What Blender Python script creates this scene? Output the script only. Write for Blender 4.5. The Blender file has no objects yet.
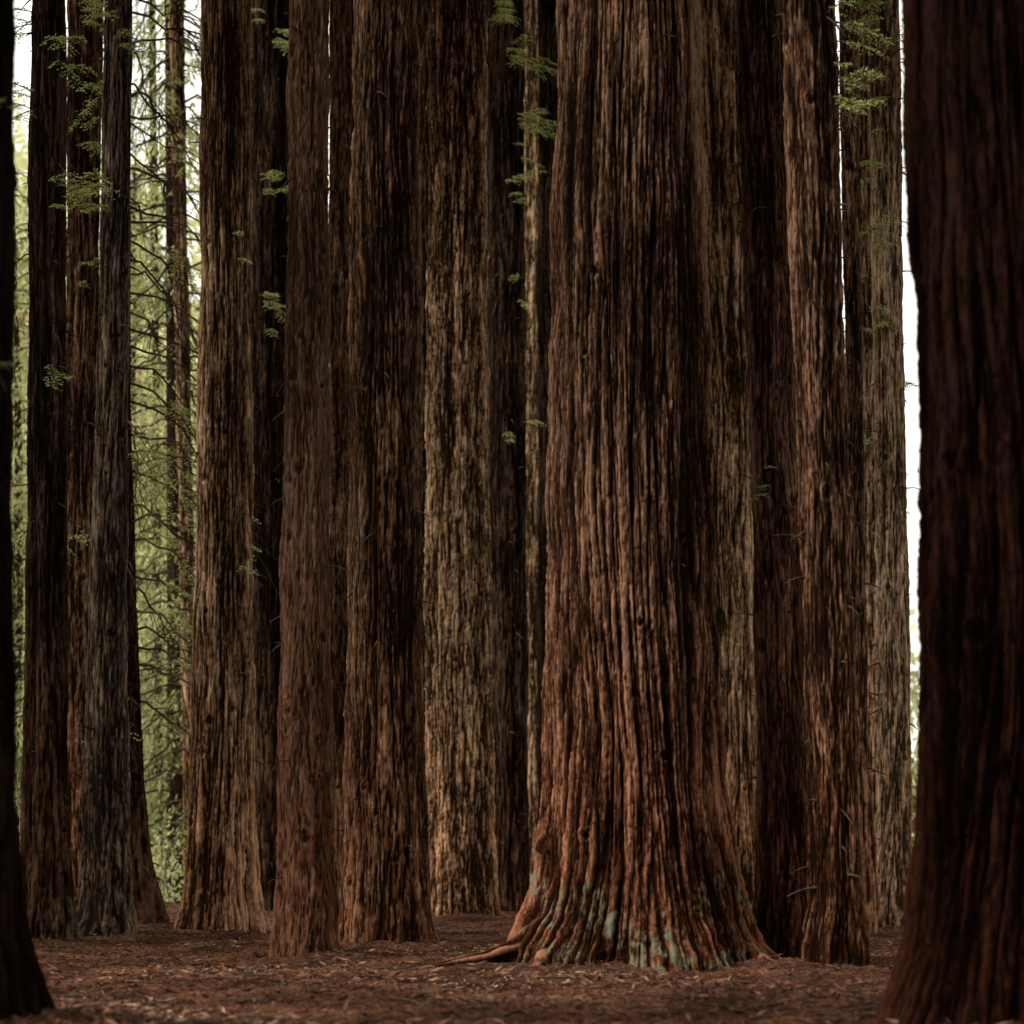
import bpy, math, time, numpy as np
from mathutils import Vector
rng=np.random.default_rng(7)
scene=bpy.context.scene
CAMH=1.2; F=2000.0; HOR=870.0
def wx(px,d): return (px-512.0)/F*d
def wz(py,d): return CAMH+(HOR-py)/F*d

# ------------------------------------------------------------ helpers
def link(o,parent=None):
    scene.collection.objects.link(o)
    if parent is not None: o.parent=parent
    return o
def empty(name,loc=(0,0,0)):
    e=bpy.data.objects.new(name,None); e.empty_display_size=0.5; e.location=loc
    return link(e)
def mesh_np(name,V,Q,mat,attrs=None,smooth=True):
    m=bpy.data.meshes.new(name)
    V=np.ascontiguousarray(V,dtype=np.float32); Q=np.ascontiguousarray(Q,dtype=np.int32)
    nf,k=Q.shape
    m.vertices.add(len(V)); m.vertices.foreach_set('co',V.ravel())
    m.loops.add(nf*k); m.loops.foreach_set('vertex_index',Q.ravel())
    m.polygons.add(nf); m.polygons.foreach_set('loop_start',np.arange(0,nf*k,k,dtype=np.int32))
    m.polygons.foreach_set('use_smooth',np.full(nf,smooth,dtype=bool))
    m.update(calc_edges=True)
    if attrs:
        for an,(dom,a) in attrs.items():
            at=m.attributes.new(an,'FLOAT',dom); at.data.foreach_set('value',np.ascontiguousarray(a,dtype=np.float32))
    m.materials.append(mat)
    return m
def obj(name,me,parent=None,loc=None):
    o=bpy.data.objects.new(name,me)
    if loc is not None: o.location=loc
    return link(o,parent)
def grf(nz,nt,lz,lt,r):
    w=r.standard_normal((nz,nt))
    fz=np.fft.fftfreq(nz)[:,None]; ft=np.fft.rfftfreq(nt)[None,:]
    g=np.exp(-2*math.pi**2*0.25*((fz*lz)**2+(ft*lt)**2))
    f=np.fft.irfft2(np.fft.rfft2(w)*g,s=(nz,nt))
    return f/(f.std()+1e-9)
def warp(f,s):
    nz,nt=f.shape
    x=(np.arange(nt)[None,:]+s)%nt
    i=np.floor(x).astype(int); a=x-i; i%=nt; j=(i+1)%nt
    r=np.arange(nz)[:,None]
    return f[r,i]*(1-a)+f[r,j]*a
def norm(a): return a/(np.linalg.norm(a,axis=-1,keepdims=True)+1e-9)
class Leaves:
    def __init__(s): s.v=[]; s.r=[]
    def add(s,P,D,l,w,r,rv=None):
        n=len(P)
        if n==0: return
        D=norm(D); S=norm(np.cross(D,r.standard_normal((n,3))))
        l=np.broadcast_to(np.asarray(l,float).reshape(-1,1),(n,1)); w=np.broadcast_to(np.asarray(w,float).reshape(-1,1),(n,1))
        q=np.stack([P,P+D*l*.45+S*w*.5,P+D*l,P+D*l*.45-S*w*.5],1)
        s.v.append(q); s.r.append(r.random(n) if rv is None else rv)
    def mesh(s,name,mat):
        V=np.concatenate(s.v).reshape(-1,3); n=len(V)//4
        return mesh_np(name,V,np.arange(n*4).reshape(n,4),mat,{'rnd':('FACE',np.concatenate(s.r))},False)
class Tubes:
    def __init__(s,k=5): s.v=[];s.q=[];s.n=0;s.k=k
    def add(s,P,R):
        P=np.asarray(P,float);R=np.asarray(R,float);k=s.k;n=len(P)
        T=norm(np.gradient(P,axis=0))
        up=np.array([0,0,1.]) if abs(T[0,2])<.9 else np.array([1.,0,0])
        A=norm(np.cross(T,up));B=np.cross(T,A)
        th=np.arange(k)*2*math.pi/k
        if R.ndim==1: R=np.repeat(R[:,None],k,1)
        V=P[:,None]+R[:,:,None]*(A[:,None]*np.cos(th)[None,:,None]+B[:,None]*np.sin(th)[None,:,None])
        i=np.arange(n-1)[:,None]*k;j=np.arange(k)[None];j2=(j+1)%k
        Q=np.stack([i+j,i+j2,i+k+j2,i+k+j],-1).reshape(-1,4)+s.n
        s.v.append(V.reshape(-1,3));s.q.append(Q);s.n+=n*k
    def mesh(s,name,mat,rv=None):
        V=np.concatenate(s.v);at={'ridge':('POINT',np.full(len(V),.5) if rv is None else rv)}
        return mesh_np(name,V,np.concatenate(s.q),mat,at)

# ------------------------------------------------------------ materials
def newmat(name):
    m=bpy.data.materials.new(name); m.use_nodes=True
    nt=m.node_tree; nt.nodes.clear()
    return m,nt,nt.nodes,nt.links
def ramp(N,stops,interp='LINEAR'):
    r=N.new('ShaderNodeValToRGB'); e=r.color_ramp.elements; r.color_ramp.interpolation=interp
    e[0].position=stops[0][0]; e[0].color=(*stops[0][1],1)
    e[1].position=stops[-1][0]; e[1].color=(*stops[-1][1],1)
    for p,c in stops[1:-1]:
        x=e.new(p); x.color=(*c,1)
    return r
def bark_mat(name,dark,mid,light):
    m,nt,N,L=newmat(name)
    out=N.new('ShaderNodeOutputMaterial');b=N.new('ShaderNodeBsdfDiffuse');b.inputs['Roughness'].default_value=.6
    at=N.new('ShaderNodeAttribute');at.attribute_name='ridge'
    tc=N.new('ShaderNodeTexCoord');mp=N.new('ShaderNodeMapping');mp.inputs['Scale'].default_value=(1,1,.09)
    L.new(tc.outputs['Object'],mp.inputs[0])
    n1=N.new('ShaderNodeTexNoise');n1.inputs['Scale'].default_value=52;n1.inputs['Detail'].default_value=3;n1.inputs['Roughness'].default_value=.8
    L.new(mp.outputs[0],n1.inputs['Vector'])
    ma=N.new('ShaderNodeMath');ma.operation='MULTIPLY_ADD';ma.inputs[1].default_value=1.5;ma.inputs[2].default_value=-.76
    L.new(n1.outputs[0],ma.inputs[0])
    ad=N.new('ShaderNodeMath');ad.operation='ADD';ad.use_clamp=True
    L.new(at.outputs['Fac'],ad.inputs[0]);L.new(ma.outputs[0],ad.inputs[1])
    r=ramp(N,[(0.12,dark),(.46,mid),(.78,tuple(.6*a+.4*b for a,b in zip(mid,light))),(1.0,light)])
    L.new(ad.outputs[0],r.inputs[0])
    gt=N.new('ShaderNodeAttribute');gt.attribute_name='weathered'
    hs=N.new('ShaderNodeHueSaturation');hs.inputs['Saturation'].default_value=.72;hs.inputs['Value'].default_value=1.15
    mx=N.new('ShaderNodeMix');mx.data_type='RGBA'
    L.new(r.outputs[0],hs.inputs['Color']);L.new(gt.outputs['Fac'],mx.inputs[0]);L.new(r.outputs[0],mx.inputs[6]);L.new(hs.outputs[0],mx.inputs[7])
    rt=N.new('ShaderNodeAttribute');rt.attribute_name='red'
    m3=N.new('ShaderNodeMix');m3.data_type='RGBA';m3.blend_type='MULTIPLY';m3.inputs[7].default_value=(1.28,.78,.60,1)
    L.new(rt.outputs['Fac'],m3.inputs[0]);L.new(mx.outputs[2],m3.inputs[6])
    lt=N.new('ShaderNodeAttribute');lt.attribute_name='lichen'
    mm=N.new('ShaderNodeMath');mm.operation='MULTIPLY';L.new(lt.outputs['Fac'],mm.inputs[0])
    pw=N.new('ShaderNodeMapRange');pw.inputs[1].default_value=.25;pw.inputs[2].default_value=.75;L.new(ad.outputs[0],pw.inputs[0]);L.new(pw.outputs[0],mm.inputs[1])
    m5=N.new('ShaderNodeMix');m5.data_type='RGBA';m5.inputs[7].default_value=(.185,.195,.125,1)
    L.new(mm.outputs[0],m5.inputs[0]);L.new(m3.outputs[2],m5.inputs[6])
    L.new(m5.outputs[2],b.inputs['Color'])
    bp=N.new('ShaderNodeBump');bp.inputs['Strength'].default_value=1;bp.inputs['Distance'].default_value=.03
    L.new(n1.outputs[0],bp.inputs['Height']);L.new(bp.outputs[0],b.inputs['Normal'])
    L.new(b.outputs[0],out.inputs[0])
    return m
def leaf_mat(name,stops,tr=.45,tint=(1.1,1.15,.8)):
    m,nt,N,L=newmat(name)
    out=N.new('ShaderNodeOutputMaterial');at=N.new('ShaderNodeAttribute');at.attribute_name='rnd'
    r=ramp(N,stops);L.new(at.outputs['Fac'],r.inputs[0])
    d=N.new('ShaderNodeBsdfDiffuse')
    L.new(r.outputs[0],d.inputs[0])
    if tr<=0:
        L.new(d.outputs[0],out.inputs[0]);return m
    t=N.new('ShaderNodeBsdfTranslucent');mx=N.new('ShaderNodeMixShader');mx.inputs[0].default_value=tr
    mu=N.new('ShaderNodeMix');mu.data_type='RGBA';mu.blend_type='MULTIPLY';mu.inputs[0].default_value=1;mu.inputs[7].default_value=(*tint,1)
    L.new(r.outputs[0],mu.inputs[6]);L.new(mu.outputs[2],t.inputs[0])
    L.new(d.outputs[0],mx.inputs[1]);L.new(t.outputs[0],mx.inputs[2]);L.new(mx.outputs[0],out.inputs[0])
    return m

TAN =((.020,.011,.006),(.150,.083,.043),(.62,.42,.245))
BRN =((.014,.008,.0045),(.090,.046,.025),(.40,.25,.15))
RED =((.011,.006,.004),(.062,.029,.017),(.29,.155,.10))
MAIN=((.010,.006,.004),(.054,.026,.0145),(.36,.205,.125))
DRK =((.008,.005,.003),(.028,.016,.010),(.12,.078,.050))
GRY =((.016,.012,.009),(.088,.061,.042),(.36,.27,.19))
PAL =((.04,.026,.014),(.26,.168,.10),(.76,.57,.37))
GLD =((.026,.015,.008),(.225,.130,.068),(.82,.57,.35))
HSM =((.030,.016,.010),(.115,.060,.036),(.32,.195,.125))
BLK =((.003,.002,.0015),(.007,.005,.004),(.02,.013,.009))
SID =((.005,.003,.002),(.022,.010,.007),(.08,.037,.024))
MATS={}  # bark tones per tree
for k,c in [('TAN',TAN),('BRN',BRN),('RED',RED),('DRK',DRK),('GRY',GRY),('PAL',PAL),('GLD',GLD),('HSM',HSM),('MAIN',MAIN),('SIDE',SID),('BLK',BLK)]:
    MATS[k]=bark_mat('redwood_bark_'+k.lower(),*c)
_m,_nt,N,L=newmat('twig_bark')
_o=N.new('ShaderNodeOutputMaterial');_d=N.new('ShaderNodeBsdfDiffuse');_n=N.new('ShaderNodeTexNoise');_n.inputs['Scale'].default_value=9;_n.inputs['Detail'].default_value=1
_r=ramp(N,[(.3,(.025,.018,.012)),(.7,(.10,.075,.05))]);L.new(_n.outputs[0],_r.inputs[0]);L.new(_r.outputs[0],_d.inputs[0]);L.new(_d.outputs[0],_o.inputs[0])
twig_mat=_m
sprig_mat=leaf_mat('sprig_leaf',[(0,(.16,.21,.08)),(.6,(.38,.43,.18)),(1,(.62,.56,.25))],.45)
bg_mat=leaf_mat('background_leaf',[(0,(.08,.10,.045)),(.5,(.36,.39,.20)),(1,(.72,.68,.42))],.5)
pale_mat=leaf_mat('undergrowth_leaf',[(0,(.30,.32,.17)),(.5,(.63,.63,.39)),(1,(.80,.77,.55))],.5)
crown_mat=leaf_mat('crown_leaf',[(0,(.03,.05,.02)),(1,(.08,.11,.04))],0)

# ------------------------------------------------------------ trunks
def trunk(name,prof,d,mat,parent,seed,top=44,res=1.25,bark=1.0,flare=1.0,blocky=.3,lichen=.5,grey=.25,knob=0.,ln=1.5,rag=1.,redk=.55,knots=2.5,con=1.,lth=.85):
    """prof: measured outline rows (y, xl, xr) at distance d -> centreline and radius vs height"""
    r=np.random.default_rng(seed)
    prof=sorted(prof,key=lambda p:-p[0])
    zz=np.array([wz(p[0],d) for p in prof]); xc=np.array([wx((p[1]+p[2])/2,d) for p in prof]); rr=np.array([(p[2]-p[1])/2/F*d for p in prof])
    px=d/F
    zt=CAMH+(HOR+25)/F*d
    R0=float(np.interp(zt*.5,zz,rr))
    nt=int(2*math.pi*R0/(px*res)); dz=px*2.0*res/1.25
    nz=int((zt+.4)/dz)
    zd=-.4+np.arange(nz)*dz
    zc=np.arange(zd[-1]+.8,top,.8)
    z=np.concatenate([zd,zc])
    sl=(xc[-1]-xc[-2])/(zz[-1]-zz[-2])
    def sm(vals,z): return np.interp(z,zz,vals)
    X=sm(xc,z)
    kz=max(3,int(.9/dz))|1
    ker=np.hanning(kz+2)[1:-1];ker/=ker.sum()
    up=z>zz[-1]
    X[up]=xc[-1]+sl*(z[up]-zz[-1])*.6
    Rr=sm(rr,z); Rr[up]=np.maximum(.06,rr[-1]*(1-(z[up]-zz[-1])/(top-zz[-1])*.92))
    def smooth(a,kz,ker):
        aa=np.concatenate([np.full(kz//2,a[0]),a[:nz],np.full(kz//2,a[nz-1])])
        o=a.copy();o[:nz]=np.convolve(aa,ker,'valid')[:nz];return o
    Xs=smooth(X,kz,ker);Rs=smooth(Rr,kz,ker)
    k2=max(3,int(.25/dz))|1;ke2=np.hanning(k2+2)[1:-1];ke2/=ke2.sum()
    Xl=smooth(X,k2,ke2);Rl=smooth(Rr,k2,ke2)
    w=np.clip((z-.4)/1.2,0,1); Rr=Rl*(1-w)+Rs*w; Xs=Xl*(1-w)+Xs*w
    da=2*math.pi*R0/nt
    s=bark*np.clip((R0/.6)**.35,.7,1.35)
    def G(lz,lt): return grf(nz,nt,max(lz/dz,1.0),max(lt/da,.9),r)
    zs=(grf(2,nt,1,max(.02/da,1.0),r)[0]*.07*s*rag/dz+grf(2,nt,1,max(.12/da,2.),r)[0]*.25*s/dz).astype(int)
    rows=(np.arange(nz)[:,None]+zs[None,:])%nz; cols=np.arange(nt)[None,:]
    sh=lambda f:f[rows,cols]
    wv=G(2.6*s,.5*s)*(.05*s/da)+G(.45*s,.05*s)*(.0065*s/da)+G(.12,.05)*(.003/da)
    A=warp(G(1.1*s*ln,.062*s),wv);B=sh(warp(G(.42*s*ln,.028*s),wv));C=sh(warp(G(.16*s*ln,.009),wv))
    A2=warp(G(.8*s*ln,.10*s),wv);E=warp(G(2.6*s,.16*s),wv);Dn=G(.05,.012)
    cA=np.exp(-(A/.22)**2);cB=np.exp(-(B/.24)**2)
    bump=np.tanh(np.abs(A)*1.1)
    bumB=np.tanh(np.abs(B)*1.0)
    crest=np.exp(-((np.abs(B)-1.25)/.35)**2)
    amp=.052*s
    br=np.exp(-(G(.030*s+.01,.09*s)/.16)**2)*blocky
    H=amp*(bump*.9+bumB*.5+C*.2+Dn*.09+E*.4+A2*.3-cA*.6-cB*.25)-amp*.45*br
    ridge=.45+con*(.20*(bump-.55)+.16*(bumB-.5)+.18*crest+.14*C+.09*Dn+.08*E+.05*A2-.52*cA-.28*cB-br*.30)  # fissures darker, crests paler: bark's own tone plus painted relief shading
    # broad slow variation of tone up and round the stem
    ridge+=.09*G(2.2,.6)+.06*G(.9,.3)
    nk=int(zt*knots)
    thv=(np.arange(nt)*da)
    for _ in range(nk):
        kz_=r.uniform(.8,zt);kt=r.uniform(0,nt*da);sz=r.uniform(.018,.05)
        i0=max(0,int((kz_+.4-.30)/dz));i1=min(nz,int((kz_+.4+.30)/dz))
        dzv=(zd[i0:i1]-kz_)[:,None];dt=((thv-kt+nt*da/2)%(nt*da)-nt*da/2)
        js=np.where(np.abs(dt)<.25)[0];dt=dt[js][None,:]
        q2=(dzv**2*.8+dt**2)/sz**2
        ring=np.exp(-((np.sqrt(q2)-1.9)/.6)**2)
        brow=np.exp(-((dzv-sz*2.2+dt**2/sz*.6)/(sz*.5))**2)*np.exp(-(dt/(sz*2.6))**2)
        H[i0:i1,js]+=amp*(.6*ring-.9*np.exp(-q2)-.5*brow)
        ridge[i0:i1,js]+=.16*ring-.75*np.exp(-q2)-.45*brow
    ridge=np.clip(ridge,0,1)
    FL=grf(64,nt,60,max(.42*R0/da,3),r); fi=(zd+.4)/(zd[-1]+.4)*50; f0=np.clip(fi.astype(int),0,62);fa=(fi-f0)[:,None]
    fl=FL[f0]*(1-fa)+FL[f0+1]*fa
    lowf=np.exp(-np.clip(zd,0,None)/.8)[:,None]
    H=H+fl*(.035*R0+.10*flare*R0*lowf)
    H=H+G(.5,.5)*.018*R0
    if knob: H=H+(G(.22,.22)*.5+G(.10,.10)*.25)*knob*np.exp(-np.clip(zd-.2,0,None)/.45)[:,None]
    grey_f=np.clip((G(1.6,.5)*.6+G(.4,.12)*.4+.1)*.5+.3,0,1)*grey
    redf=np.clip((6.5-zd)/6.0,0,1)[:,None]*redk*np.ones((1,nt))
    lic=G(.5,.38)*.85+G(.16,.10)*.5+G(.05,.03)*.7+.35*C
    lic=np.clip((lic-lth-np.clip((zd-.55)/.5,-.8,6)[:,None]*.75)*.8,0,.75)*lichen
    idx=np.concatenate([np.arange(nz),(nz-1-np.arange(len(zc))%nz)]) 
    idc=np.concatenate([np.arange(nz),np.full(len(zc),nz-1)])
    Hf=H[idx];Rg=ridge[idx]
    fade=np.clip(Rr/Rr[0],.2,1)[:,None]
    off=np.quantile(H[nz//3:],.86)
    rad=np.maximum(Rr[:,None]+(Hf-off)*np.minimum(1,fade*1.6),.03)
    th=np.arange(nt)*2*math.pi/nt
    V=np.stack([Xs[:,None]+rad*np.cos(th),d+rad*np.sin(th),np.broadcast_to(z[:,None],rad.shape)+0],-1)
    base=np.array([xc[0],d,0.])
    V=V-base
    n=len(z);i=np.arange(n-1)[:,None]*nt;j=np.arange(nt)[None];j2=(j+1)%nt
    Q=np.stack([i+j,i+j2,i+nt+j2,i+nt+j],-1).reshape(-1,4)
    me=mesh_np(name,V.reshape(-1,3),Q,mat,{'ridge':('POINT',Rg.ravel()),'weathered':('POINT',grey_f[idc].ravel()),'red':('POINT',redf[idc].ravel()),'lichen':('POINT',np.minimum(lic,1)[idc].ravel())})
    o=obj(name,me,parent)
    def surf(zq):
        return float(np.interp(zq,z,Xs))-xc[0],float(np.interp(zq,z,Rr))-off*.5
    return o,surf,base

def sprig(Lv,Tb,p,dirv,L,r,leaf=.05,droop=.35,nsub=None):
    n=8;t=np.linspace(0,1,n);dirv=np.asarray(dirv,float);dirv/=np.linalg.norm(dirv)
    P=p+dirv*L*t[:,None]+np.array([0,0,-1.])*(droop*L*t**2)[:,None]+r.standard_normal(3)*.04*L*(t**2)[:,None]
    Tb.add(P,np.linspace(.010,.003,n)*(.6+L*.5))
    side=norm(np.cross(dirv,[0,0,1.]))
    ns=nsub or int(8+L*10)
    for k in range(ns):
        u=.15+.85*k/ns+r.random()*.04;u=min(u,1)
        q=np.array([np.interp(u,t,P[:,a]) for a in range(3)])
        sg=1 if k%2 else -1
        dd=norm(dirv*.7+side*sg*(.8+.3*r.random())+np.array([0,0,-.25+.3*r.standard_normal()*.6]))
        l=L*.42*(1.05-u*.6)*(.5+.7*r.random())
        m=max(5,int(l/leaf*2.4));v=np.linspace(.05,1,m)
        pts=q+dd*l*v[:,None]+np.array([0,0,-.25*l])*(v**2)[:,None]
        sd=norm(np.cross(dd,[0,0,1.]))
        D=dd*.6+sd*np.where(np.arange(m)%2,1,-1)[:,None]*.8+r.standard_normal((m,3))*.25
        Lv.add(pts,D,leaf*(.7+.6*r.random(m)),leaf*.36,r)
def dead_branch(Tb,p,dirv,L,r,droop=.6,rad=.02):
    n=9;t=np.linspace(0,1,n)
    wob=np.cumsum(r.standard_normal((n,3))*.035*L,0);wob-=wob[0]
    P=p+np.asarray(dirv)*L*t[:,None]+np.array([0,0,-1.])*(droop*L*t**1.7)[:,None]+wob
    Tb.add(P,rad*(1-.8*t))
    for k in range(int(2+L*3)):
        u=.25+.7*r.random();q=np.array([np.interp(u,t,P[:,a]) for a in range(3)])
        dd=norm(np.asarray(dirv)+r.standard_normal(3)*.6+np.array([0,0,-.7]))
        l=L*(.15+.3*r.random());tt=np.linspace(0,1,5)
        Tb.add(q+dd*l*tt[:,None]+np.array([0,0,-.3*l])*(tt**2)[:,None],rad*.4*(1-.7*tt))

def crown_mesh(name,H,R,n,seed,leaf=1.1,mat=crown_mat):
    r=np.random.default_rng(seed);Lv=Leaves()
    nl=50
    for k in range(nl):
        h=H*(k+.5)/nl;rad=R*(1-h/H)**.7*(.6+.5*r.random())+.3;a=r.random()*6.28
        m=n//nl;t=r.random(m)**.6
        c=np.array([math.cos(a),math.sin(a),0])
        P=c*(rad*t)[:,None]+np.array([0,0,1.])*(h-.35*rad*t**1.6)[:,None]+r.standard_normal((m,3))*np.array([.5,.5,.3])
        Lv.add(P,c*.7+r.standard_normal((m,3))*.5+np.array([0,0,-.3]),leaf*(.6+.7*r.random(m)),leaf*.5,r)
    return Lv.mesh(name,mat)
crowns=[crown_mesh('redwood_crown_a',19,4.2,1000,1),crown_mesh('redwood_crown_b',17,3.8,900,2)]

def dfront(yb,wpx):
    df=CAMH*F/(yb-HOR); return df*(1+wpx/2/F)
T=[
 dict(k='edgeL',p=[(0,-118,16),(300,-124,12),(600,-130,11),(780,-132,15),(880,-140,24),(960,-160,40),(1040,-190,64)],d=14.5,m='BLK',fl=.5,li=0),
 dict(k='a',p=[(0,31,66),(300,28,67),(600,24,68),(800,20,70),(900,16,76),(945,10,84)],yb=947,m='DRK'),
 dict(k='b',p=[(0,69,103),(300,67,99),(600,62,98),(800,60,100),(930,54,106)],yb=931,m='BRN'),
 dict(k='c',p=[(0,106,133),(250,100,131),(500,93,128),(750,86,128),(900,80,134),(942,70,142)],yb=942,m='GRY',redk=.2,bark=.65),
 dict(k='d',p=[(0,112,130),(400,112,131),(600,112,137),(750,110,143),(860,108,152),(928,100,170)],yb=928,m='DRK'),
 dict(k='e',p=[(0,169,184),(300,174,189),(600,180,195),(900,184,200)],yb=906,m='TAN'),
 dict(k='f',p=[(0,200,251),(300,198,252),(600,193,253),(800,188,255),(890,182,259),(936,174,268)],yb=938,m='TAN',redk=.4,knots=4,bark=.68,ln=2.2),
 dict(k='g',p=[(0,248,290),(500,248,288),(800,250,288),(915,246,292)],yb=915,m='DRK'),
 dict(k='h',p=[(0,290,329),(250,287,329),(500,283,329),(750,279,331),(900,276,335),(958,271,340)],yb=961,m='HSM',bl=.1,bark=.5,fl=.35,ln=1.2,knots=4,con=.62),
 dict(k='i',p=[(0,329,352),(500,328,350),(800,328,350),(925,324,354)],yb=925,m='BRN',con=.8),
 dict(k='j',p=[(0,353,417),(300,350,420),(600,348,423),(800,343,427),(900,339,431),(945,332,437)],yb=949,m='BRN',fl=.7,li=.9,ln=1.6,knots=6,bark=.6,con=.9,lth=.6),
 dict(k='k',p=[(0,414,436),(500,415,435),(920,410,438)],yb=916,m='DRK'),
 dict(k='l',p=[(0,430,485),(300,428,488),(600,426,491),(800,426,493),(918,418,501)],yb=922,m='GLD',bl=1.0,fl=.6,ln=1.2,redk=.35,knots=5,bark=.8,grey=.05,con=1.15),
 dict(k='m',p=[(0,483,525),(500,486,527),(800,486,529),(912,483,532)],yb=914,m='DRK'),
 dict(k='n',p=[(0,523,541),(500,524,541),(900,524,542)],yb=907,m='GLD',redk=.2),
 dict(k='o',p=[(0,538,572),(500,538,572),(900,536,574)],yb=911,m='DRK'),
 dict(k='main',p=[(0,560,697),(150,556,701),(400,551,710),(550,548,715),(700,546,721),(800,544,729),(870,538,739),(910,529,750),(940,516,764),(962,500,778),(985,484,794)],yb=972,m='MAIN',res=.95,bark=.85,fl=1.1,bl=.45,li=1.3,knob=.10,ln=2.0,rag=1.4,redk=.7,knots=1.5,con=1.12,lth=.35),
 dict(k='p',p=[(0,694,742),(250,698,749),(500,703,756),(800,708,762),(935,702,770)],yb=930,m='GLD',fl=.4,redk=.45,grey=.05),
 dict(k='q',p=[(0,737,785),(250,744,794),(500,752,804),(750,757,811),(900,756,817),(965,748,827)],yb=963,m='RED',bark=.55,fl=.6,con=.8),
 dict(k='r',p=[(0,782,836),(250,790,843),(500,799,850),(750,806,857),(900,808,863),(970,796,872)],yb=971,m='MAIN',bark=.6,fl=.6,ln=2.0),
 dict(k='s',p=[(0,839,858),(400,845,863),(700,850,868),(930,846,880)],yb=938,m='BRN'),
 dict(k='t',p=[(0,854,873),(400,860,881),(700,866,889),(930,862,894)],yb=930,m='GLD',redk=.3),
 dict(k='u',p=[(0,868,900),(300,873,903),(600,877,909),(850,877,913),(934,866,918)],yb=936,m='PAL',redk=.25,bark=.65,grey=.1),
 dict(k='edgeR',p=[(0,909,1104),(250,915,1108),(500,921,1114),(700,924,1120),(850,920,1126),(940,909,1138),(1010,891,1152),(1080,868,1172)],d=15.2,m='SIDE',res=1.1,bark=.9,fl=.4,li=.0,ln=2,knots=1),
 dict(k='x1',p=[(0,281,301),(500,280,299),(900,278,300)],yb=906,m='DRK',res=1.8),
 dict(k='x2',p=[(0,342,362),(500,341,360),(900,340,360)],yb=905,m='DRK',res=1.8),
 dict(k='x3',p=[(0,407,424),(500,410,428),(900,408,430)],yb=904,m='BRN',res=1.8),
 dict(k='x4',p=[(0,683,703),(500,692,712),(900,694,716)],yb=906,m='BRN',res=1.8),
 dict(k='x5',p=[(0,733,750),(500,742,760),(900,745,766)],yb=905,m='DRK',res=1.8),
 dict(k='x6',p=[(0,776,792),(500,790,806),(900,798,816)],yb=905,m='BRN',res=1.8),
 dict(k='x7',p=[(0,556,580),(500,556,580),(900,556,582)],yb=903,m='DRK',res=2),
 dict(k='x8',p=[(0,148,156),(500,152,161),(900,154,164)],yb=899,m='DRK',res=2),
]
TR={}
for n,t in enumerate(T):
    wpx=t['p'][len(t['p'])//2];wpx=wpx[2]-wpx[1]
    d=t.get('d') or dfront(t['yb'],wpx)
    e=empty('redwood_tree')
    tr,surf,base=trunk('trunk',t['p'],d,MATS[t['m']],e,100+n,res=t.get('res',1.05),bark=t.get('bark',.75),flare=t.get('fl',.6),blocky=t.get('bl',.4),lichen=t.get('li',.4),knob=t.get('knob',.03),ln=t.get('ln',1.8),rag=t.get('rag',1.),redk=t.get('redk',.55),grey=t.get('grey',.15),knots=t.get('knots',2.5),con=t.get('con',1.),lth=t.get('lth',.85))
    e.location=base
    TR[t['k']]=(e,surf,base,d)
    zt=CAMH+(HOR+25)/F*d
    c=obj('crown',crowns[n%2],e);cx,_=surf(min(zt+9,40));c.location=(cx,0,max(zt+3,22));c.rotation_euler=(0,0,n*1.3);c.scale=(1.1,1.1,(47-max(zt+3,22))/19)
    r=np.random.default_rng(500+n);Tb=Tubes(5)
    ns=int(zt*(4.2 if t['k'] not in('main','edgeR','edgeL') else 1.2))
    for q in range(ns):
        z=.8+(zt-.6)*r.random();a=r.random()*2*math.pi;cx,R=surf(z)
        dr=np.array([math.cos(a),math.sin(a),0]);p=np.array([cx,0,z])+dr*R*.93
        l=.10+.25*r.random()**2+.05
        tt=np.linspace(0,1,5)
        P=p+(dr*.8+np.array([0,0,-.35+.6*r.random()])+r.standard_normal(3)*.2)*l*tt[:,None]+np.array([0,0,-.3*l])*(tt**2)[:,None]
        Tb.add(P,(.010+.014*r.random())*(1-.75*tt))
    obj('branch_stubs',Tb.mesh('branch_stubs',twig_mat),e)

def sprigs(key,items,leaf=.055,seed=0):
    e,surf,base,d=TR[key];r=np.random.default_rng(900+seed);Lv=Leaves();Tb=Tubes(4)
    for (y,sx,L,nn) in items:
        for q in range(nn):
            z=wz(y+r.uniform(-16,16),d);cx,R=surf(z);a=math.atan2(-.7+.5*r.standard_normal(),sx)
            dr=np.array([math.cos(a),math.sin(a),.15+.35*r.standard_normal()])
            sprig(Lv,Tb,np.array([cx,0,z])+dr*[R*.95,R*.95,0],dr,L*r.uniform(.5,1.25),r,leaf)
    obj('twigs',Tb.mesh('twigs',twig_mat),e);obj('foliage_sprays',Lv.mesh('foliage_sprays',sprig_mat),e)
sprigs('g',[(45,.6,.9,8),(185,.3,.8,7),(320,.2,.9,8),(20,-.3,.6,4)],seed=1)
sprigs('a',[(110,-.5,.8,4),(60,.6,.8,5),(210,.9,.9,5),(375,.5,.5,3),(20,-.8,.8,4),(310,-.7,.5,2)],seed=2)
sprigs('c',[(200,-.9,.7,5),(205,-.4,.5,3),(45,.7,.7,4),(100,-.9,.6,3),(15,-.5,.8,4)],seed=3)
sprigs('m',[(30,0,1.1,9),(70,.4,1.0,7),(120,.8,1.1,8),(200,.3,.8,5),(300,.5,.6,3),(435,.2,.7,3),(160,.9,.8,3)],seed=4)
sprigs('q',[(487,-.5,.3,4),(20,.6,.5,2)],leaf=.035,seed=5)
sprigs('r',[(105,.9,.6,6),(18,1,.7,5),(60,.8,.5,3)],leaf=.04,seed=6)
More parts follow.
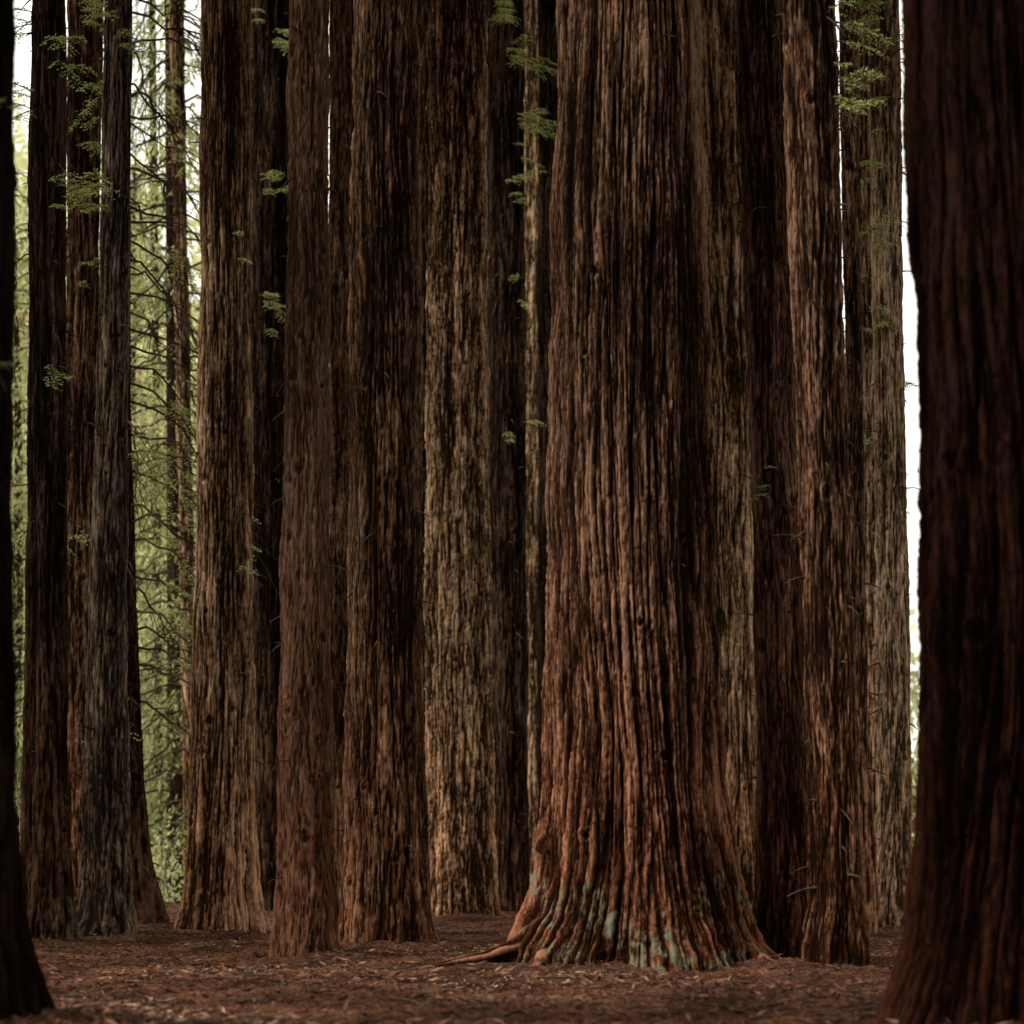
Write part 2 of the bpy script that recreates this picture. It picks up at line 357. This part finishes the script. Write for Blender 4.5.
sprigs('u',[(20,-.7,.9,7),(60,.6,.8,4),(180,-.8,.8,4),(240,-.5,.9,6),(330,-.6,.6,3),(380,.8,.4,2),(120,-.6,.6,3)],seed=7)
sprigs('edgeL',[(115,1,.14,3),(375,1,.2,5)],leaf=.025,seed=8)
sprigs('b',[(30,.5,.9,5),(150,.6,.8,4),(280,.2,.6,3)],seed=9)
sprigs('f',[(250,.9,.5,2),(560,.8,.4,2)],seed=10)

def limbs(key,ys,L0,seed,live=.6,bias=None,rad=.022,leaf=.07):
    e,surf,base,d=TR[key];r=np.random.default_rng(seed);Lv=Leaves();Tb=Tubes(5)
    for y in ys:
        z=wz(y,d);cx,R=surf(z);a=r.random()*6.28 if bias is None else bias+.7*r.standard_normal()
        dr=np.array([math.cos(a),math.sin(a),.05]);L=L0*r.uniform(.6,1.2)
        p=np.array([cx,0,z])+dr*[R*.9,R*.9,0]
        dead_branch(Tb,p,dr,L,r,droop=r.uniform(.5,1.0),rad=rad)
        if r.random()<live:
            for q in range(7):
                u=r.uniform(.3,1);pp=p+dr*L*u+np.array([0,0,-.7*L*u**1.7])
                sprig(Lv,Tb,pp,dr+r.standard_normal(3)*.5+[0,0,-.6],L*.32*r.uniform(.6,1.2),r,leaf,nsub=9)
    obj('drooping_limbs',Tb.mesh('limbs',twig_mat),e)
    if Lv.v: obj('foliage',Lv.mesh('foliage',sprig_mat),e)
limbs('e',list(np.linspace(-150,800,76)),3.6,31,live=.7,rad=.045,leaf=.09)
limbs('d',list(np.linspace(-60,700,44)),2.8,32,live=.35,bias=-.2,rad=.03,leaf=.08)
limbs('a',list(np.linspace(20,600,16)),1.0,33,live=.2,rad=.012,leaf=.05)
limbs('u',list(np.linspace(-50,650,14)),1.2,34,live=.25,rad=.012,leaf=.05)

# surface roots of the big tree
e,surf,base,d=TR['main']
Tb=Tubes(24);r=np.random.default_rng(77)
def root(pts,rads):
    P=np.array([[wx(a,dd)-base[0],dd-base[1],zz] for a,dd,zz in pts],float)
    n=90;t=np.linspace(0,1,len(P));tt=np.linspace(0,1,n)
    Q=np.stack([np.interp(tt,t,P[:,k]) for k in range(3)],1)
    for _ in range(14): Q[1:-1]=(Q[:-2]+2*Q[1:-1]+Q[2:])/4
    g=grf(n,24,40,1.3,r)*.11+grf(n,24,6,3,r)*.09
    Tb.add(Q,np.interp(tt,t,rads)[:,None]*(1+g));return g
gs=[root([(570,24.7,.80),(545,24.3,.42),(518,23.9,.24),(486,23.7,.15),(455,23.55,.10),(418,23.4,.03)],[.20,.20,.14,.08,.055,.03]),
 root([(564,24.0,.5),(550,23.6,.20),(538,23.3,.06),(524,23.0,-.06)],[.18,.15,.10,.05]),
 root([(712,24.3,.5),(738,24.0,.22),(762,23.8,.08),(790,23.6,-.06)],[.18,.15,.10,.05]),
 root([(655,23.9,.4),(660,23.55,.16),(666,23.3,.04),(672,23.0,-.06)],[.18,.14,.09,.05])]
rv=np.clip(.36+np.concatenate([g.ravel() for g in gs])*2.2,0,1)
me=Tb.mesh('root_spurs',MATS['MAIN'],rv);nn=len(me.vertices)
for an,val in(('red',.55),('weathered',.2)):
    a=me.attributes.new(an,'FLOAT','POINT');a.data.foreach_set('value',np.full(nn,val,np.float32))
obj('root_spurs',me,e)
import bmesh
def burl(px,dy,z,s,sd):
    bm=bmesh.new();bmesh.ops.create_icosphere(bm,subdivisions=5,radius=s)
    for v in bm.verts:
        c=v.co/s;f=1+.25*math.sin(c.x*4.1+sd)*math.sin(c.z*3.7)+.16*math.sin(c.y*6+c.z*5+sd)+.06*math.sin(c.x*15+c.z*13)
        v.co=Vector((c.x*f*.8,c.y*f*.9,c.z*f*1.35))*s
    me=bpy.data.meshes.new('burl');bm.to_mesh(me);bm.free()
    for p in me.polygons:p.use_smooth=True
    for an,val in(('ridge',.74),('red',.5)):
        a=me.attributes.new(an,'FLOAT','POINT');a.data.foreach_set('value',np.full(len(me.vertices),val,dtype=np.float32))
    me.materials.append(MATS['MAIN']);o=obj('burl',me,e);o.location=(wx(px,d)-base[0],dy,z)
burl(543,-.30,1.2+(870-838)/F*d,.13,1)

# ------------------------------------------------------------ more redwoods around and behind the camera
side=[(-9,6),(-12,-6),(-4,-9),(4.5,-7),(11,-3),(9.5,7),(-16,20),(15,18),(-20,34),(19,33),(-7,-17),(8,-18),(17,6),(-18,4),(0,-24),(25,24),(-26,22),(-24,48),(24,50),(31,40),(-1,-14),(13,-11)]
def generic_trunk(seed,R):
    dd=30.;w=R/dd*F
    return [(0,512-w*.85,512+w*.85),(500,512-w,512+w),(820,512-w*1.12,512+w*1.12),(930,512-w*1.5,512+w*1.5)],dd
gm=[]
for s in range(3):
    p,dd=generic_trunk(s,[.55,.75,.42][s])
    e0=empty('redwood_tree');t0,sf,b0=trunk('trunk',p,dd,MATS[['BRN','RED','TAN'][s]],e0,700+s,res=3.0)
    gm.append(t0.data);x,y=side[s];e0.location=(x,y,0)
    c=obj('crown',crowns[s%2],e0);c.location=(0,0,18);c.scale=(1.1,1.1,1.5)
for k,(x,y) in enumerate(side[3:]):
    e0=empty('redwood_tree',(x,y,0));e0.rotation_euler=(0,0,k*1.7)
    obj('trunk',gm[k%3],e0);c=obj('crown',crowns[k%2],e0);c.location=(0,0,18);c.scale=(1.1,1.1,1.5)

# ------------------------------------------------------------ background conifers
def conifer(seed,H=34):
    r=np.random.default_rng(seed);Lv=Leaves();Tb=Tubes(7)
    n=16;t=np.linspace(0,1,n)
    Tb.add(np.stack([.25*np.sin(t*4+seed),.2*np.cos(t*3),t*H-.3],1),.34*(1-.93*t)+.02)
    Tb2=Tubes(4)
    for k in range(90):
        h=1.5+(H-2)*(k/90);L=(5.2*(1-h/H)**.6+.4)*r.uniform(.6,1.15);a=r.random()*6.28
        c=np.array([math.cos(a),math.sin(a),0]);tt=np.linspace(0,1,7)
        P=np.array([0,0,h])+c*L*tt[:,None]+np.array([0,0,1.])*(.15*L*tt-.65*L*tt**1.8)[:,None]
        Tb2.add(P,.05*(1-.8*tt))
        m=int(34*L);u=r.random(m)**.7
        q=np.stack([np.interp(u,tt,P[:,i]) for i in range(3)],1)
        hang=r.random(m)**1.4*(.9)*(.3+u)
        q+=np.array([0,0,-1.])*hang[:,None]+r.standard_normal((m,3))*.16+np.cross(c,[0,0,1])*(r.standard_normal(m)*.30*L*.5)[:,None]*(1-u*.5)[:,None]
        Lv.add(q,c*.5+np.array([0,0,-.8])+r.standard_normal((m,3))*.45,.22+.2*r.random(m),.10,r,np.clip(r.random()*.6+.45*r.random(m),0,1))
    return Tb.mesh('conifer_stem',MATS['DRK']),Tb2.mesh('conifer_limbs',twig_mat),Lv.mesh('conifer_foliage',bg_mat)
cons=[conifer(11),conifer(12,30),conifer(13,38)]
r=np.random.default_rng(5)
pos=[(-12.6,74),(-15.2,80),(-11.5,88),(-20,84),(-24,96),(-18.5,98),(-28,80),(-8,104),(-2,90),(5,98),(11,86),(24,104),(24,84),(30,98),(-36,90),(38,88),(-12,118),(0,116),(30,122),(-26,118)]
for k,(x,y) in enumerate(pos):
    e0=empty('conifer_tree',(x,y,0));e0.rotation_euler=(0,0,r.random()*6.28);s=r.uniform(.9,1.2);e0.scale=(s,s,s)
    a,b,c=cons[k%3];obj('stem',a,e0);obj('limbs',b,e0);obj('foliage',c,e0)

Lv=Leaves();r=np.random.default_rng(21)
for k in range(380):
    y=r.uniform(62,112);x=r.uniform(-.42,.42)*y;h=r.uniform(.8,3.4)*(1 if y>70 else .6)
    if .185<x/y<.215: h*=.4
    m=int(110*(.5+h/3));u=r.random(m)
    a=r.random(m)*6.28;rd=h*.6*np.sqrt(r.random(m))*(.4+u*.8)
    P=np.stack([x+np.cos(a)*rd,y+np.sin(a)*rd,h*u*(1-.25*(rd/(h*.8+.1))**2)+.05],1)
    Lv.add(P,r.standard_normal((m,3))*.6+np.array([0,0,.1]),.16+.18*r.random(m),.11,r)
obj('undergrowth',Lv.mesh('undergrowth',pale_mat))
Lv=Leaves()
def gh(x,y):
    x=np.asarray(x,float);y=np.asarray(y,float)
    t=np.clip((y-115)/150,0,1)
    return 66*t*t*(3-2*t)*(1-.2*np.sin(x/60.))*(1-.8/(1+np.exp(-(x/np.maximum(y,1)-.16)*60)))
for k in range(460):
    y=r.uniform(122,262);x=r.uniform(-.45,.45)*y;h=r.uniform(12,26);z0=float(gh(x,y));W=h*.25
    if .17<x/y<.225: continue
    m=190;u=r.random(m);a=r.random(m)*6.28
    lump=1+.35*np.sin(a*3+u*9+k)
    rd=W*(np.sin(np.pi*np.clip(u*.85+.12,0,1))**.7)*lump*np.sqrt(r.random(m)*.7+.3)
    P=np.stack([x+np.cos(a)*rd,y+np.sin(a)*rd,z0+h*(.05+.95*u)],1)
    Lv.add(P,r.standard_normal((m,3)),.8+.7*r.random(m),.55,r,np.clip(r.random()*.5+.5*r.random(m),0,1))
obj('distant_forest',Lv.mesh('distant_forest',pale_mat))

# ------------------------------------------------------------ ground
def small(x,y):
    return .05*np.sin(x*.55+1.3)*np.sin(y*.31)+.03*np.sin(x*1.7+y*.9)+.018*np.sin(x*3.9-y*2.3)*np.sin(y*3.1+x)
def axis(lo,hi,segs):
    return np.concatenate([np.arange(a,b,s) for a,b,s in segs]+[[hi]])
xs=axis(-900,900,[(-900,-100,80),(-100,-24,6),(-24,24,.14),(24,100,6),(100,900,80)])
ys=axis(-300,1500,[(-300,-40,40),(-40,8,3),(8,72,.14),(72,260,5),(260,1500,80)])
X,Y=np.meshgrid(xs,ys)
fine=((np.abs(X)<25)&(Y>8)&(Y<73))
rn=np.random.default_rng(3).standard_normal(X.shape)
def drift(x,y):
    z=0
    for k,(e0,sf,b,dd) in TR.items():
        _,R=sf(.6);q=np.hypot(x-b[0],y-b[1]);z=z+.14*np.exp(-np.clip(q-R*.9,0,None)/.4)*(q<R+4)*min(1.1,R/.5)
    return z
Z=np.where((Y<125)&(np.abs(X)<110),small(X,Y),0)+gh(X,Y)+np.where(fine,rn*.016,0)+drift(X,Y)
V=np.stack([X,Y,Z],-1).reshape(-1,3);ny,nx=X.shape
i=np.arange(ny-1)[:,None]*nx;j=np.arange(nx-1)[None]
Q=np.stack([i+j,i+j+1,i+nx+j+1,i+nx+j],-1).reshape(-1,4)
gmat,nt,N,L=newmat('forest_floor')
out=N.new('ShaderNodeOutputMaterial');b=N.new('ShaderNodeBsdfDiffuse')
tc=N.new('ShaderNodeTexCoord')
n1=N.new('ShaderNodeTexNoise');n1.inputs['Scale'].default_value=11;n1.inputs['Detail'].default_value=5;n1.inputs['Roughness'].default_value=.85
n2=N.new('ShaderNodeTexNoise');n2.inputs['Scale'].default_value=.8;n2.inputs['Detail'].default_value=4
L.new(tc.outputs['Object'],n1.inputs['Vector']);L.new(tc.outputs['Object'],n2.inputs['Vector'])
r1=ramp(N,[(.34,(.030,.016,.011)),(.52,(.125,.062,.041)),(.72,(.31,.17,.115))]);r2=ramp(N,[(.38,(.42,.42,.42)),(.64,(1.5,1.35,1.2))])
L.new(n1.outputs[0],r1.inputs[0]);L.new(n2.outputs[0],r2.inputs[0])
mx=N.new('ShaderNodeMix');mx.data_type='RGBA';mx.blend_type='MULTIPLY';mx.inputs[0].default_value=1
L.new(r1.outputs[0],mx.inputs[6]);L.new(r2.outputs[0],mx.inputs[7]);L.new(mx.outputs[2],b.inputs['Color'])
bp=N.new('ShaderNodeBump');bp.inputs['Distance'].default_value=.07;bp.inputs['Strength'].default_value=1
L.new(n1.outputs[0],bp.inputs['Height']);L.new(bp.outputs[0],b.inputs['Normal']);L.new(b.outputs[0],out.inputs[0])
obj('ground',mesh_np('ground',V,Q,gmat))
def gz(x,y): return small(x,y)+drift(x,y)
lit_mat=leaf_mat('litter',[(0,(.03,.015,.011)),(.4,(.145,.068,.045)),(.8,(.31,.165,.108)),(.93,(.46,.29,.20)),(1,(.66,.52,.40))],0)
Lv=Leaves();r=np.random.default_rng(8)
n=170000;y=13+58*r.random(n)**1.5;x=(r.random(n)-.5)*2*(y*.30+1.5)
cl=.5+.25*np.sin(x*1.1+np.sin(y*.7)*2)+.25*np.sin(y*.9+x*.5+1)
P=np.stack([x,y,gz(x,y)+.012+.02*r.random(n)],1);a=r.random(n)*6.28
big=r.random(n)**10
Lv.add(P,np.stack([np.cos(a),np.sin(a),.25*r.standard_normal(n)],1),.025+.035*r.random(n)+.16*big,.006+.010*r.random(n)+.025*big,r,np.clip(r.random(n)*(.3+.75*cl),0,1))
obj('leaf_litter',Lv.mesh('leaf_litter',lit_mat))
Tb=Tubes(5)
for k in range(480):
    y=14+45*r.random()**1.5;x=(r.random()-.5)*2*(y*.29+1);a=r.random()*6.28;l=.15+.8*r.random()**2;t=np.linspace(-.5,.5,6)
    xx=x+math.cos(a)*l*t+r.standard_normal(6)*.02;yy=y+math.sin(a)*l*t+r.standard_normal(6)*.02
    Tb.add(np.stack([xx,yy,gz(xx,yy)+.02+.01*r.random(6)],1),(.006+.014*r.random())*np.linspace(1,.5,6))
obj('fallen_twigs',Tb.mesh('fallen_twigs',twig_mat))

# ------------------------------------------------------------ light : high thin overcast
SE,SA=math.radians(40),math.radians(-118)
w=bpy.data.worlds.new('World');scene.world=w;w.use_nodes=True
nt=w.node_tree;bg=nt.nodes['Background'];sk=nt.nodes.new('ShaderNodeTexSky');sk.sky_type='NISHITA';sk.sun_disc=False
sk.sun_elevation=SE;sk.sun_rotation=SA;sk.dust_density=2.0
cm=nt.nodes.new('ShaderNodeMix');cm.data_type='RGBA';cm.inputs[0].default_value=.88;cm.inputs[7].default_value=(10.8,10.5,9.5,1)
nt.links.new(sk.outputs[0],cm.inputs[6]);nt.links.new(cm.outputs[2],bg.inputs[0]);bg.inputs[1].default_value=.15
sd=bpy.data.lights.new('sun','SUN');sd.energy=4.0;sd.angle=math.radians(8);sd.color=(1,.93,.82)
so=obj('sun',sd)
dirv=Vector((math.sin(SA)*math.cos(SE),math.cos(SA)*math.cos(SE),math.sin(SE)))
so.rotation_euler=dirv.to_track_quat('Z','Y').to_euler();so.location=(0,0,60)

cd=bpy.data.cameras.new('camera');cam=obj('camera',cd);cam.location=(0,0,CAMH);cam.rotation_euler=(math.radians(90),0,0)
cd.sensor_width=36;cd.lens=36*F/1024;cd.shift_y=(HOR-512)/1024;cd.clip_end=3000
cd.dof.use_dof=True;cd.dof.focus_distance=31;cd.dof.aperture_fstop=1.2
scene.camera=cam
scene.view_settings.view_transform='Standard';scene.view_settings.look='None';scene.view_settings.exposure=0
print('verts',sum(len(m.vertices) for m in bpy.data.meshes))
